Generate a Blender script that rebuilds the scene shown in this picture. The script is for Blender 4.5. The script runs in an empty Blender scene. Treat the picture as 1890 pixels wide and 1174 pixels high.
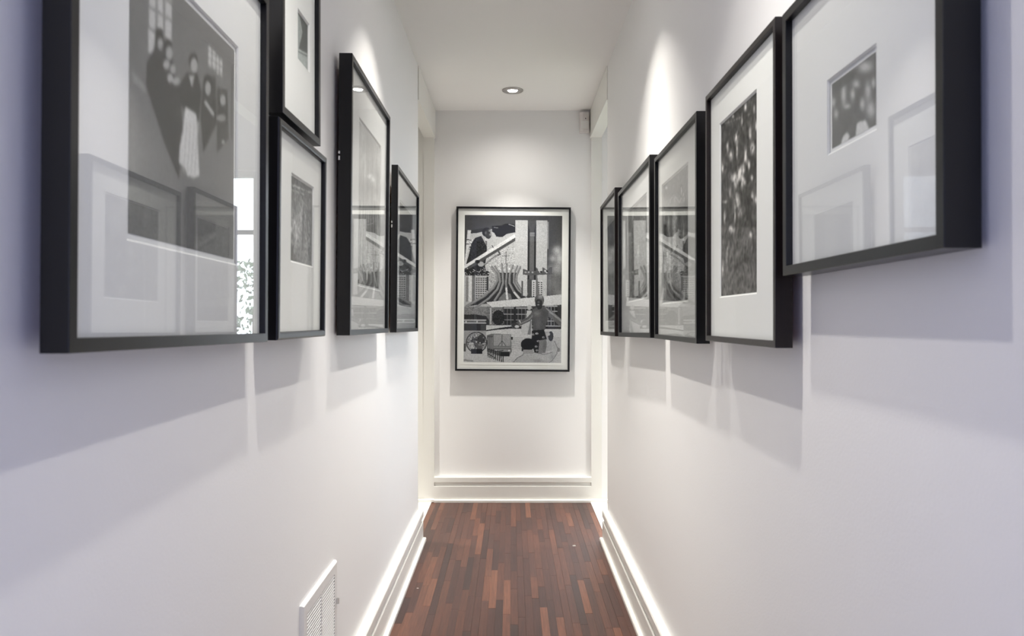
import bpy, math, random
import numpy as np
from mathutils import Matrix, Vector

random.seed(7)
rng = np.random.default_rng(11)
SC = bpy.context.scene
COL = SC.collection

# ------------------------------------------------------------------ camera
FPX, CX, CY, CAMZ = 1380.0, 945.0, 588.0, 1.2
cam_d = bpy.data.cameras.new('camera')
cam = bpy.data.objects.new('camera', cam_d)
COL.objects.link(cam)
cam.location = (0, 0, CAMZ)
cam.rotation_euler = (math.pi / 2, 0, 0)
cam_d.sensor_width = 36.0
cam_d.lens = FPX / 1890 * 36
cam_d.shift_y = 1.0 / 1890
cam_d.clip_start = 0.05
cam_d.dof.use_dof = True
cam_d.dof.focus_distance = 3.9
cam_d.dof.aperture_fstop = 8.0
SC.camera = cam

# ------------------------------------------------------------------ world, exposure
SC.view_settings.view_transform = 'Standard'
SC.view_settings.look = 'None'
SC.view_settings.gamma = 1.0
SC.view_settings.use_curve_mapping = False
SC.view_settings.exposure = 0.19
SC.cycles.max_bounces = 10
SC.cycles.diffuse_bounces = 5
SC.cycles.glossy_bounces = 4
SC.cycles.transparent_max_bounces = 16
SC.cycles.adaptive_threshold = 0.025
SC.cycles.caustics_reflective = False
SC.cycles.caustics_refractive = False
SC.cycles.sample_clamp_indirect = 4.0
world = bpy.data.worlds.new('overcast_sky')
SC.world = world
world.use_nodes = True
bg = world.node_tree.nodes['Background']
bg.inputs['Color'].default_value = (0.80, 0.88, 1.0, 1)
bg.inputs['Strength'].default_value = 12.0

# corridor dimensions
WL, WR = -0.509, 0.518          # side wall faces
H = 2.567                        # ceiling
YB = 4.914                       # back wall
YE = 4.04                        # where the side walls end (doorways begin)
YN = -1.0                        # corridor mouth behind the camera
SOFFIT = 2.395

# daylight: large window of the room behind the camera
def area_light(name, loc, rot, sx, sy, power, color):
    d = bpy.data.lights.new(name, 'AREA')
    d.shape = 'RECTANGLE'; d.size = sx; d.size_y = sy
    d.energy = power; d.color = color
    o = bpy.data.objects.new(name, d); COL.objects.link(o)
    o.location = loc; o.rotation_euler = rot
    return o
for wx in (-1.75, 1.75):
    area_light('window_daylight', (wx, -3.42, 1.45), (math.pi / 2, 0, 0), 1.1, 1.8, 54.0, (0.52, 0.58, 1.0))

LAMP_COLOR = (1.0, 0.955, 0.885)
LAMP = {'near': (33.0, 106, 8.5, 97, 0.3), 'mid': (72.0, 84, 15.0, 94, 0.3), 'end': (148.0, 82, 14.5, 154, 1.0), 'room': (250.0, 66, 1.0, 90, 1.0)}      # beam power and angle; spill power, angle and blend; room is added fill

# ------------------------------------------------------------------ materials
MATS = {}
def mat(name, color, rough=0.5, metal=0.0, spec=0.5, bump=0.0, bscale=60.0, vary=0.0, vscale=4.0, coat=0.0):
    if name in MATS: return MATS[name]
    m = bpy.data.materials.new(name); m.use_nodes = True
    nt = m.node_tree; b = nt.nodes['Principled BSDF']
    b.inputs['Base Color'].default_value = (*color, 1)
    b.inputs['Roughness'].default_value = rough
    b.inputs['Metallic'].default_value = metal
    b.inputs['Specular IOR Level'].default_value = spec
    b.inputs['Coat Weight'].default_value = coat
    tc = nt.nodes.new('ShaderNodeTexCoord')
    if vary > 0:
        n = nt.nodes.new('ShaderNodeTexNoise'); n.inputs['Scale'].default_value = vscale
        n.inputs['Detail'].default_value = 3
        mx = nt.nodes.new('ShaderNodeMix'); mx.data_type = 'RGBA'
        mx.inputs['A'].default_value = (*[c * (1 - vary) for c in color], 1)
        mx.inputs['B'].default_value = (*[min(1, c * (1 + vary)) for c in color], 1)
        nt.links.new(tc.outputs['Object'], n.inputs['Vector'])
        nt.links.new(n.outputs['Fac'], mx.inputs['Factor'])
        nt.links.new(mx.outputs['Result'], b.inputs['Base Color'])
    if bump > 0:
        n2 = nt.nodes.new('ShaderNodeTexNoise'); n2.inputs['Scale'].default_value = bscale
        n2.inputs['Detail'].default_value = 4
        bp = nt.nodes.new('ShaderNodeBump'); bp.inputs['Strength'].default_value = bump
        bp.inputs['Distance'].default_value = 0.002
        nt.links.new(tc.outputs['Object'], n2.inputs['Vector'])
        nt.links.new(n2.outputs['Fac'], bp.inputs['Height'])
        nt.links.new(bp.outputs['Normal'], b.inputs['Normal'])
    MATS[name] = m
    return m

M_WALL = mat('wall_paint', (0.90, 0.897, 0.893), 0.55, spec=0.3, bump=0.12, bscale=180, vary=0.012, vscale=1.5)
M_CEIL = mat('ceiling_paint', (0.93, 0.92, 0.91), 0.8, spec=0.2, bump=0.1, bscale=200)
M_TRIM = mat('trim_paint', (0.85, 0.845, 0.805), 0.35, spec=0.5, bump=0.05, bscale=90)
M_PALE = mat('pale_floor', (0.80, 0.785, 0.76), 0.5, vary=0.03, vscale=30)
M_BLACK = mat('black_lacquer', (0.0055, 0.0055, 0.0065), 0.30, spec=0.36, bump=0.05, bscale=300)
M_EBONY = mat('ebony_stain', (0.011, 0.0065, 0.0065), 0.34, spec=0.36, bump=0.1, bscale=200, vary=0.3, vscale=60)
M_MAT = mat('mat_board', (0.90, 0.895, 0.88), 0.9, spec=0.1, bump=0.05, bscale=500)
M_MATC = mat('mat_board_cool', (0.90, 0.90, 0.91), 0.9, spec=0.1, bump=0.05, bscale=500)
M_BACKING = mat('brown_backing', (0.22, 0.12, 0.07), 0.8, vary=0.2, vscale=40)
M_NICKEL = mat('brushed_nickel', (0.42, 0.40, 0.39), 0.38, metal=1.0, bump=0.05, bscale=400)
M_WHITEMETAL = mat('white_enamel', (0.82, 0.815, 0.80), 0.4, spec=0.5)
M_VENT_SHADE = mat('vent_shade', (0.20, 0.20, 0.19), 0.8)  # dark tone that stands in for shade between the vent louvres
M_PLASTIC = mat('white_plastic', (0.76, 0.725, 0.715), 0.45)
M_DARK = mat('dark_plastic', (0.02, 0.02, 0.02), 0.3)
M_STEEL = mat('steel_hook', (0.7, 0.7, 0.7), 0.25, metal=1.0)
M_LEAF = mat('leaf', (0.05, 0.09, 0.035), 0.6, vary=0.5, vscale=9)
M_BARK = mat('bark', (0.06, 0.045, 0.035), 0.9, vary=0.3, vscale=30)
M_DIMWALL = mat('dimmed_reflection_wall', (0.16, 0.17, 0.19), 0.7)  # for the unseen rear wall, darkened to dim its reflection in the poster glass
M_LAWN = mat('lawn', (0.05, 0.07, 0.03), 0.9, vary=0.4, vscale=6)
M_CHIP = mat('plaster_chip', (0.75, 0.72, 0.68), 0.8)
M_FLOOR2 = mat('side_room_carpet', (0.70, 0.685, 0.65), 0.9, vary=0.05, vscale=40)
M_SUB = mat('subfloor', (0.025, 0.016, 0.012), 0.9)

def make_glass(name='picture_glass', coat=1.0):
    m = bpy.data.materials.new(name); m.use_nodes = True
    nt = m.node_tree; nt.nodes.clear()
    out = nt.nodes.new('ShaderNodeOutputMaterial')
    mx = nt.nodes.new('ShaderNodeMixShader')
    tr = nt.nodes.new('ShaderNodeBsdfTransparent'); tr.inputs['Color'].default_value = (0.985, 0.992, 0.988, 1)
    gl = nt.nodes.new('ShaderNodeBsdfGlossy'); gl.inputs['Roughness'].default_value = 0.0
    fr = nt.nodes.new('ShaderNodeFresnel')
    ge = nt.nodes.new('ShaderNodeNewGeometry')
    io = nt.nodes.new('ShaderNodeMix'); io.data_type = 'FLOAT'
    io.inputs['A'].default_value = 1.5; io.inputs['B'].default_value = 1 / 1.5
    nt.links.new(ge.outputs['Backfacing'], io.inputs['Factor'])
    nt.links.new(io.outputs['Result'], fr.inputs['IOR'])
    mu = nt.nodes.new('ShaderNodeMath'); mu.operation = 'MULTIPLY'; mu.inputs[1].default_value = coat
    nt.links.new(fr.outputs['Fac'], mu.inputs[0])
    nt.links.new(mu.outputs[0], mx.inputs['Fac'])
    nt.links.new(tr.outputs[0], mx.inputs[1]); nt.links.new(gl.outputs[0], mx.inputs[2])
    nt.links.new(mx.outputs[0], out.inputs[0])
    return m
M_GLASS = make_glass()
M_GLASS_AR = make_glass('coated_glass', 0.22)      # museum glass with an anti-reflection coating
M_GLASS_HALF = make_glass('lightly_coated_glass', 0.5)

def make_emit(name, color, s):
    m = bpy.data.materials.new(name); m.use_nodes = True
    nt = m.node_tree; nt.nodes.clear()
    out = nt.nodes.new('ShaderNodeOutputMaterial'); e = nt.nodes.new('ShaderNodeEmission')
    e.inputs['Color'].default_value = (*color, 1); e.inputs['Strength'].default_value = s
    nt.links.new(e.outputs[0], out.inputs[0])
    return m
M_LAMP = make_emit('lamp_lens', (1.0, 0.97, 0.93), 25.0)
M_LAMP.cycles.emission_sampling = 'NONE'      # the spot lamps carry the light

def make_print():
    m = bpy.data.materials.new('silver_print'); m.use_nodes = True
    nt = m.node_tree; b = nt.nodes['Principled BSDF']
    a = nt.nodes.new('ShaderNodeAttribute'); a.attribute_name = 'ink'
    nt.links.new(a.outputs['Color'], b.inputs['Base Color'])
    b.inputs['Roughness'].default_value = 0.7
    b.inputs['Specular IOR Level'].default_value = 0.2
    return m
M_PRINT = make_print()

def make_wood():
    m = bpy.data.materials.new('dark_strip_wood'); m.use_nodes = True
    nt = m.node_tree; b = nt.nodes['Principled BSDF']
    L = nt.links
    a = nt.nodes.new('ShaderNodeAttribute'); a.attribute_name = 'tint'
    ramp = nt.nodes.new('ShaderNodeValToRGB')
    e = ramp.color_ramp.elements
    e[0].position = 0.0; e[0].color = (0.020, 0.011, 0.010, 1)
    e[1].position = 1.0; e[1].color = (0.170, 0.068, 0.038, 1)
    k = ramp.color_ramp.elements.new(0.45); k.color = (0.058, 0.0225, 0.0160, 1)
    k = ramp.color_ramp.elements.new(0.75); k.color = (0.098, 0.037, 0.0225, 1)
    L.new(a.outputs['Fac'], ramp.inputs['Fac'])
    ge = nt.nodes.new('ShaderNodeNewGeometry')
    mp = nt.nodes.new('ShaderNodeMapping'); mp.inputs['Scale'].default_value = (170, 7, 7)
    ad = nt.nodes.new('ShaderNodeVectorMath'); ad.operation = 'ADD'
    sc = nt.nodes.new('ShaderNodeVectorMath'); sc.operation = 'SCALE'; sc.inputs['Scale'].default_value = 13.0
    L.new(a.outputs['Vector'], sc.inputs[0])
    L.new(ge.outputs['Position'], ad.inputs[0]); L.new(sc.outputs['Vector'], ad.inputs[1])
    L.new(ad.outputs['Vector'], mp.inputs['Vector'])
    n = nt.nodes.new('ShaderNodeTexNoise'); n.inputs['Scale'].default_value = 1.0
    n.inputs['Detail'].default_value = 5; n.inputs['Roughness'].default_value = 0.6
    L.new(mp.outputs['Vector'], n.inputs['Vector'])
    rm = nt.nodes.new('ShaderNodeMapRange')
    rm.inputs['From Min'].default_value = 0.25; rm.inputs['From Max'].default_value = 0.75
    rm.inputs['To Min'].default_value = 0.62; rm.inputs['To Max'].default_value = 1.4
    L.new(n.outputs['Fac'], rm.inputs['Value'])
    mul = nt.nodes.new('ShaderNodeMix'); mul.data_type = 'RGBA'; mul.blend_type = 'MULTIPLY'
    mul.inputs['Factor'].default_value = 1.0
    L.new(ramp.outputs['Color'], mul.inputs['A']); L.new(rm.outputs['Result'], mul.inputs['B'])
    L.new(mul.outputs['Result'], b.inputs['Base Color'])
    b.inputs['Roughness'].default_value = 0.42
    bp = nt.nodes.new('ShaderNodeBump'); bp.inputs['Strength'].default_value = 0.25
    bp.inputs['Distance'].default_value = 0.0006
    L.new(n.outputs['Fac'], bp.inputs['Height']); L.new(bp.outputs['Normal'], b.inputs['Normal'])
    return m
M_WOOD = make_wood()

# ------------------------------------------------------------------ mesh helpers
class MB:
    def __init__(self): self.v = []; self.f = []
    def add(self, verts, faces):
        o = len(self.v); self.v += [tuple(p) for p in verts]
        self.f += [tuple(i + o for i in f) for f in faces]; return self
    def box(self, x0, x1, y0, y1, z0, z1):
        return self.add([(x0,y0,z0),(x1,y0,z0),(x1,y1,z0),(x0,y1,z0),(x0,y0,z1),(x1,y0,z1),(x1,y1,z1),(x0,y1,z1)],
                        [(3,2,1,0),(4,5,6,7),(0,1,5,4),(1,2,6,5),(2,3,7,6),(3,0,4,7)])
    def prism(self, prof, p0, p1, e0=None, e1=None):
        """loft a closed 2D profile [(a,b)] between two mapping functions"""
        n = len(prof)
        vs = [p0(a, b) for a, b in prof] + [p1(a, b) for a, b in prof]
        fs = [(i, (i+1) % n, n + (i+1) % n, n + i) for i in range(n)]
        fs += [tuple(range(n - 1, -1, -1)), tuple(range(n, 2 * n))]
        return self.add(vs, fs)
    def lathe(self, prof, seg=40, axis_z=True, cx=0, cy=0):
        n = len(prof); vs = []; fs = []
        for i in range(seg):
            a = 2 * math.pi * i / seg
            for r, z in prof: vs.append((cx + r * math.cos(a), cy + r * math.sin(a), z))
        for i in range(seg):
            j = (i + 1) % seg
            for k in range(n - 1):
                fs.append((i*n+k, j*n+k, j*n+k+1, i*n+k+1))
        return self.add(vs, fs)
    def mesh(self, name):
        me = bpy.data.meshes.new(name); me.from_pydata(self.v, [], self.f); me.update()
        import bmesh
        bm = bmesh.new(); bm.from_mesh(me)
        bmesh.ops.recalc_face_normals(bm, faces=bm.faces[:])
        bm.to_mesh(me); bm.free()
        return me
    def build(self, name, m, parent=None, bevel=0.0, smooth=False):
        me = self.mesh(name)
        me.materials.append(m)
        o = bpy.data.objects.new(name, me); COL.objects.link(o)
        if parent is not None: o.parent = parent
        if bevel > 0:
            md = o.modifiers.new('bevel', 'BEVEL'); md.width = bevel; md.segments = 2
            md.limit_method = 'ANGLE'; md.angle_limit = math.radians(40)
        if smooth:
            for p in me.polygons: p.use_smooth = True
        return o

def empty(name, matrix):
    o = bpy.data.objects.new(name, None); o.empty_display_size = 0.05
    COL.objects.link(o); o.matrix_world = matrix
    return o
def tag(o, label, cat, group=None):
    o['label'] = label; o['category'] = cat
    if group: o['group'] = group
    return o
def struct(o, label=None):
    o['kind'] = 'structure'
    if label: o['label'] = label
    return o

# ------------------------------------------------------------------ the setting
T = 0.068   # side wall thickness
w = MB().box(WL - T, WL, YN, YE, -0.02, H)
w.box(WL - T, WL, YE, YB, SOFFIT, H)
struct(w.build('wall_left', M_WALL), 'white painted left wall of the corridor')
w = MB().box(WR, WR + T, YN, YE, -0.02, H)
w.box(WR, WR + T, YE, YB, SOFFIT, H)
struct(w.build('wall_right', M_WALL), 'white painted right wall of the corridor')
struct(MB().box(WL, WR, YB, YB + 0.12, -0.02, H).build('wall_back', M_WALL), 'white end wall behind the collage poster')
struct(MB().box(-2.6, 2.6, -3.6, YB + 0.12, H, H + 0.1).build('ceiling', M_CEIL), 'plain white corridor ceiling')

# door head and jamb linings (cream gloss paint)
def lining(xa, xb, n):
    sgn = 1 if xa > 0 else -1
    inner = min(abs(xa), abs(xb))
    # head: face board and soffit
    b = MB().box(min(xa, xb), max(xa, xb), YE + 0.001, YB - 0.03, SOFFIT - 0.012, SOFFIT + 0.0)
    f = (xa - sgn * 0.006, xa) if sgn > 0 else (xa, xa + 0.006)
    b.box(f[0], f[1], YE + 0.001, YB - 0.0, SOFFIT - 0.012, H - 0.001)
    struct(b.build('trim_%d' % n, M_TRIM), 'cream painted head lining of the %s doorway' % ('right' if sgn > 0 else 'left'))
    j = MB().box(min(xa, xb), max(xa, xb), YB - 0.030, YB + 0.1, 0.0, SOFFIT - 0.012)
    struct(j.build('trim_%d' % (n + 2), M_TRIM), 'cream painted far jamb of the %s doorway' % ('right' if sgn > 0 else 'left'))
    e = MB().box(min(xa, xb), max(xa, xb), YE + 0.0005, YE + 0.014, 0.0, SOFFIT - 0.012)
    struct(e.build('trim_%d' % (n + 4), M_TRIM), 'cream painted near jamb of the %s doorway' % ('right' if sgn > 0 else 'left'))
lining(WL, WL - T, 1)
lining(WR, WR + T, 2)

# side rooms
XL2, XR2 = -2.5, 2.5
struct(MB().box(XL2, WL - T, YB - 0.026, YB + 0.12, -0.02, H).build('wall_back_left_room', M_TRIM))
struct(MB().box(XL2 - 0.1, XL2, YN, YB + 0.12, -0.02, H).build('wall_left_room_side', M_WALL))
struct(MB().box(XL2, WL - T, 2.4, 2.5, -0.02, H).build('wall_left_room_near', M_WALL))
struct(MB().box(WL - T - .03, WL - 0.016, YE + .014, YB - .03, -0.03, 0.004).build('trim_7', M_PALE), 'pale threshold of the left doorway')
struct(MB().box(XL2, WL - T - .03, 2.5, YB + 0.02, -0.03, 0.0).build('floor_left_room', M_FLOOR2))
# right room with a window in its end wall
WX0, WX1, WZ0, WZ1 = 0.668, 1.50, 0.55, 2.17
b = MB()
b.box(WR + T, WX0, YB - 0.026, YB + 0.12, -0.02, H)
b.box(WX1, XR2, YB - 0.026, YB + 0.12, -0.02, H)
b.box(WX0, WX1, YB - 0.026, YB + 0.12, WZ1, H)
b.box(WX0, WX1, YB - 0.026, YB + 0.12, -0.02, WZ0)
struct(b.build('wall_back_right_room', M_WALL))
struct(MB().box(XR2, XR2 + 0.1, YN, YB + 0.12, -0.02, H).build('wall_right_room_side', M_WALL))
struct(MB().box(WR + T, XR2, 2.4, 2.5, -0.02, H).build('wall_right_room_near', M_WALL))
struct(MB().box(WR - 0.006, WR + T + .03, YE + .014, YB - .03, -0.03, 0.004).build('trim_8', M_PALE), 'pale threshold of the right doorway')
struct(MB().box(WR + T + .03, XR2, 2.5, YB + 0.02, -0.03, 0.0).build('floor_right_room', M_FLOOR2))
wf = MB()
for x0, x1, z0, z1 in ((WX0, WX0 + .04, WZ0, WZ1), (WX1 - .04, WX1, WZ0, WZ1), (WX0 + .04, WX1 - .04, WZ0, WZ0 + .05), (WX0 + .04, WX1 - .04, WZ1 - .04, WZ1)):
    wf.box(x0, x1, YB + 0.03, YB + 0.08, z0, z1)
win = struct(wf.build('window_1', M_TRIM), 'tall bright window of the side room, mirrored in the picture glass')
MB().box(WX0 + .04, WX1 - .04, YB + 0.035, YB + 0.075, 1.755, 1.785).build('transom', M_DARK, win)
MB().box(WX0 + .04, WX1 - .04, YB + 0.052, YB + 0.056, WZ0 + .05, 1.755).build('pane', M_GLASS, win)
MB().box(WX0 + .04, WX1 - .04, YB + 0.052, YB + 0.056, 1.785, WZ1 - .04).build('pane', M_GLASS, win)

struct(MB().box(-6, 8, YB + 0.14, 14, -0.55, -0.45).build('ground_outside', M_LAWN), 'dark garden ground added outside the side room window')  # unseen ground, added to cut sky light reaching ceiling and soffit from below
# room behind the camera
b = MB()
b.box(XL2, WL - T, YN - 0.1, YN, -0.02, H); b.box(WR + T, XR2, YN - 0.1, YN, -0.02, H)
struct(b.build('wall_near', M_WALL))
struct(MB().box(XL2 - .1, XR2 + .1, -3.6, -3.5, -0.02, H).build('wall_behind', M_DIMWALL))
struct(MB().box(XL2 - .1, XL2, -3.5, YN, -0.02, H).build('wall_behind_left', M_WALL))
struct(MB().box(XR2, XR2 + .1, -3.5, YN, -0.02, H).build('wall_behind_right', M_WALL))

# baseboards: cap, recessed groove, lower board and shoe
PROF = [(0, 0), (0.046, 0), (0.046, 0.014), (0.042, 0.0185), (0.030, 0.0185), (0.030, 0.102), (0.0285, 0.106), (0.021, 0.106),
        (0.021, 0.128), (0.0295, 0.128), (0.031, 0.131), (0.031, 0.160), (0.028, 0.165), (0, 0.165)]
def baseboard(name, p0, p1, label):
    b = MB(); b.prism(PROF, p0, p1)
    return struct(b.build(name, M_TRIM), label)
baseboard('baseboard_left', lambda a, z: (WL + a, YN, z), lambda a, z: (WL + a, YE, z), 'stepped white baseboard along the left wall')
baseboard('baseboard_right', lambda a, z: (WR - a, YN, z), lambda a, z: (WR - a, YE, z), 'stepped white baseboard along the right wall')
baseboard('baseboard_back', lambda a, z: (WL, YB - a, z), lambda a, z: (WR, YB - a, z), 'stepped white baseboard under the collage poster')
SHOE = [(0, 0), (0.016, 0), (0.016, 0.014), (0.012, 0.0185), (0, 0.0185)]
b = MB(); b.prism(SHOE, lambda a, z: (XL2, YB - 0.030 - a, z + .004), lambda a, z: (WL, YB - 0.030 - a, z + .004))
struct(b.build('baseboard_left_room', M_TRIM))
b = MB(); b.prism(SHOE, lambda a, z: (WR, YB - 0.030 - a, z + .004), lambda a, z: (XR2, YB - 0.030 - a, z + .004))
struct(b.build('baseboard_right_room', M_TRIM))

# floor: narrow strips of dark wood
floor = struct(MB().box(-2.6, 2.6, -3.6, YB + 0.1, -0.08, -0.03).build('floor', M_SUB), 'dark brown strip wood floor')
struct(MB().box(WL - 0.018, WR - 0.004, YN, YB, -0.03, -0.006).build('floor_underlay', M_SUB))
def strip_verts(x0, x1, y0, y1, top):
    c = 0.00025
    return [(x0,y0,-.0058),(x1,y0,-.0058),(x1,y1,-.0058),(x0,y1,-.0058),(x0,y0,top-c),(x1,y0,top-c),(x1,y1,top-c),(x0,y1,top-c),
            (x0+c,y0+c,top),(x1-c,y0+c,top),(x1-c,y1-c,top),(x0+c,y1-c,top)], \
           [(0,1,5,4),(1,2,6,5),(2,3,7,6),(3,0,4,7),(4,5,9,8),(5,6,10,9),(6,7,11,10),(7,4,8,11),(8,9,10,11)]
def add_tint(me, vals):
    at = me.color_attributes.new('tint', 'FLOAT_COLOR', 'POINT')
    a = np.ones((len(vals), 4), np.float32); a[:, :3] = np.array(vals)[:, None]
    at.data.foreach_set('color', a.ravel())
xs0, xs1 = WL - 0.016, WR - 0.006
NW = 34
sw = (xs1 - xs0) / NW
rest = MB(); rest_t = []
r2 = random.Random(5)
nb = 0
for i in range(NW):
    x0, x1 = xs0 + i * sw, xs0 + (i + 1) * sw
    gap = 0.0005 if i % 6 == 0 else 0.00008
    y = YN - r2.random() * 0.3
    base = r2.uniform(-0.05, 0.05)
    while y < YB - 0.03:
        L = r2.uniform(0.22, 0.60)
        y1 = y + L
        if YB - 0.03 - y1 < 0.12: y1 = YB - 0.03
        t = min(1, max(0, r2.gauss(0.50, 0.13) + base))
        if r2.random() < 0.16: t = r2.uniform(0.72, 0.95)
        if r2.random() < 0.10: t = r2.uniform(0.18, 0.32)
        vs, fs = strip_verts(x0 + gap, x1 - gap, max(y, YN) + .0003, y1 - .0003, r2.uniform(-0.0003, 0))
        if y1 > 2.75 and nb < 300:
            me = MB().add(vs, fs).mesh('plank'); me.materials.append(M_WOOD)
            add_tint(me, [t] * len(vs))
            o = bpy.data.objects.new('plank', me); COL.objects.link(o); o.parent = floor
            nb += 1
        else:
            rest.add(vs, fs); rest_t += [t] * len(vs)
        y = y1
me = rest.mesh('planks_near'); me.materials.append(M_WOOD); add_tint(me, rest_t)
o = bpy.data.objects.new('plank_field', me); COL.objects.link(o); o.parent = floor; o['kind'] = 'stuff'

# ------------------------------------------------------------------ prints (ink painted on a fine mesh)
def smooth(a, n=1):
    for _ in range(n):
        p = np.pad(a, 1, mode='edge')
        a = (p[:-2,1:-1] + p[2:,1:-1] + p[1:-1,:-2] + p[1:-1,2:] + 2 * p[1:-1,1:-1]) / 6
    return a
class Ink:
    """a grey picture: value grid a, with drawing coordinates X, Y at every grid point"""
    def __init__(self, X, Y, val=0.2):
        self.X, self.Y = X, Y; self.a = np.full(X.shape, float(val))
    def put(self, m, v, al=1.0):
        self.a = np.where(m, self.a * (1 - al) + v * al, self.a); return self
    def poly(self, pts, v, al=1.0):
        m = np.zeros(self.X.shape, bool); n = len(pts)
        for i in range(n):
            x0, y0 = pts[i]; x1, y1 = pts[(i + 1) % n]
            if y0 == y1: continue
            c = (self.Y < max(y0, y1)) & (self.Y >= min(y0, y1)) & (self.X < x0 + (self.Y - y0) * (x1 - x0) / (y1 - y0))
            m ^= c
        return self.put(m, v, al)
    def rect(self, x0, y0, x1, y1, v, al=1.0):
        return self.put((self.X >= x0) & (self.X <= x1) & (self.Y >= y0) & (self.Y <= y1), v, al)
    def ell(self, cx, cy, rx, ry, v, al=1.0):
        return self.put(((self.X - cx) / rx) ** 2 + ((self.Y - cy) / ry) ** 2 <= 1, v, al)
    def glow(self, cx, cy, rx, ry, v, al=1.0):
        g = np.exp(-(((self.X - cx) / rx) ** 2 + ((self.Y - cy) / ry) ** 2)) * al
        self.a = self.a * (1 - g) + v * g; return self
    def line(self, pts, wd, v, al=1.0):
        for (x0, y0), (x1, y1) in zip(pts[:-1], pts[1:]):
            dx, dy = x1 - x0, y1 - y0; L2 = dx * dx + dy * dy + 1e-9
            t = np.clip(((self.X - x0) * dx + (self.Y - y0) * dy) / L2, 0, 1)
            d = np.hypot(self.X - x0 - t * dx, self.Y - y0 - t * dy)
            self.put(d <= wd / 2, v, al)
        return self
    def grid(self, x0, y0, x1, y1, nx, ny, wx, wy, v, al=1.0):
        m = (self.X >= x0) & (self.X <= x1) & (self.Y >= y0) & (self.Y <= y1)
        fx = ((self.X - x0) / (x1 - x0) * nx) % 1; fy = ((self.Y - y0) / (y1 - y0) * ny) % 1
        return self.put(m & (fx > wx) & (fy > wy), v, al)
    def noise(self, amp, n=1, mask=None):
        q = smooth(rng.normal(size=self.a.shape), n); q /= q.std() + 1e-9
        d = q * amp
        if mask is not None: d = d * mask
        self.a = self.a * (1 + d); return self
    def box(self, x0, y0, x1, y1): return (self.X >= x0) & (self.X <= x1) & (self.Y >= y0) & (self.Y <= y1)
    def blur(self, n): self.a = smooth(self.a, n); return self

def flat_coords(nx, ny, x0, y0, x1, y1):
    return np.meshgrid(np.linspace(x0, x1, nx), np.linspace(y0, y1, ny))

def side_coords(nx, ny, side, xm, ya, yb, za, zb):
    """drawing coordinates of a side-wall print: how its points look foreshortened from the corridor"""
    if side == 'L': Yd = np.linspace(ya, yb, nx)      # left edge is the near edge
    else: Yd = np.linspace(yb, ya, nx)
    Z = np.linspace(zb, za, ny)
    YY, ZZ = np.meshgrid(Yd, Z)
    s = -1 if side == 'L' else 1
    return CX + s * xm * FPX / YY, CY - (ZZ - CAMZ) * FPX / YY

def print_mesh(name, ink, wd, ht, parent, x, y, n, tone=(1, 1, 1)):
    a = np.clip(ink.a, 0.008, 0.92)
    ny, nx = a.shape
    u = np.linspace(-wd / 2, wd / 2, nx) + x
    v = np.linspace(ht, 0, ny) + y
    UU, VV = np.meshgrid(u, v)
    co = np.stack([UU, VV, np.full_like(UU, n)], -1).reshape(-1, 3)
    me = bpy.data.meshes.new(name)
    idx = np.arange(nx * ny).reshape(ny, nx)
    f = np.stack([idx[:-1, :-1], idx[1:, :-1], idx[1:, 1:], idx[:-1, 1:]], -1).reshape(-1, 4)
    me.vertices.add(nx * ny); me.vertices.foreach_set('co', co.astype(np.float32).ravel())
    me.loops.add(f.size); me.loops.foreach_set('vertex_index', f.astype(np.int32).ravel())
    me.polygons.add(len(f)); me.polygons.foreach_set('loop_start', np.arange(0, f.size, 4, dtype=np.int32))
    me.update(); me.validate()
    at = me.color_attributes.new('ink', 'FLOAT_COLOR', 'POINT')
    c = np.ones((nx * ny, 4), np.float32)
    for k in range(3): c[:, k] = a.ravel() * tone[k]
    at.data.foreach_set('color', c.ravel())
    me.materials.append(M_PRINT)
    o = bpy.data.objects.new(name, me); COL.objects.link(o); o.parent = parent
    return o

# ------------------------------------------------------------------ picture frames
def wall_matrix(side, loc, roll=0, lean=0, yaw=0):
    if side == 'L': u, n = Vector((0, 1, 0)), Vector((1, 0, 0))
    elif side == 'R': u, n = Vector((0, -1, 0)), Vector((-1, 0, 0))
    else: u, n = Vector((1, 0, 0)), Vector((0, -1, 0))
    v = Vector((0, 0, 1))
    m = Matrix((( u.x, v.x, n.x), (u.y, v.y, n.y), (u.z, v.z, n.z))).to_4x4()
    r = Matrix.Rotation(yaw, 4, 'Y') @ Matrix.Rotation(lean, 4, 'X') @ Matrix.Rotation(roll, 4, 'Z')
    return Matrix.Translation(loc) @ m @ r

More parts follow.
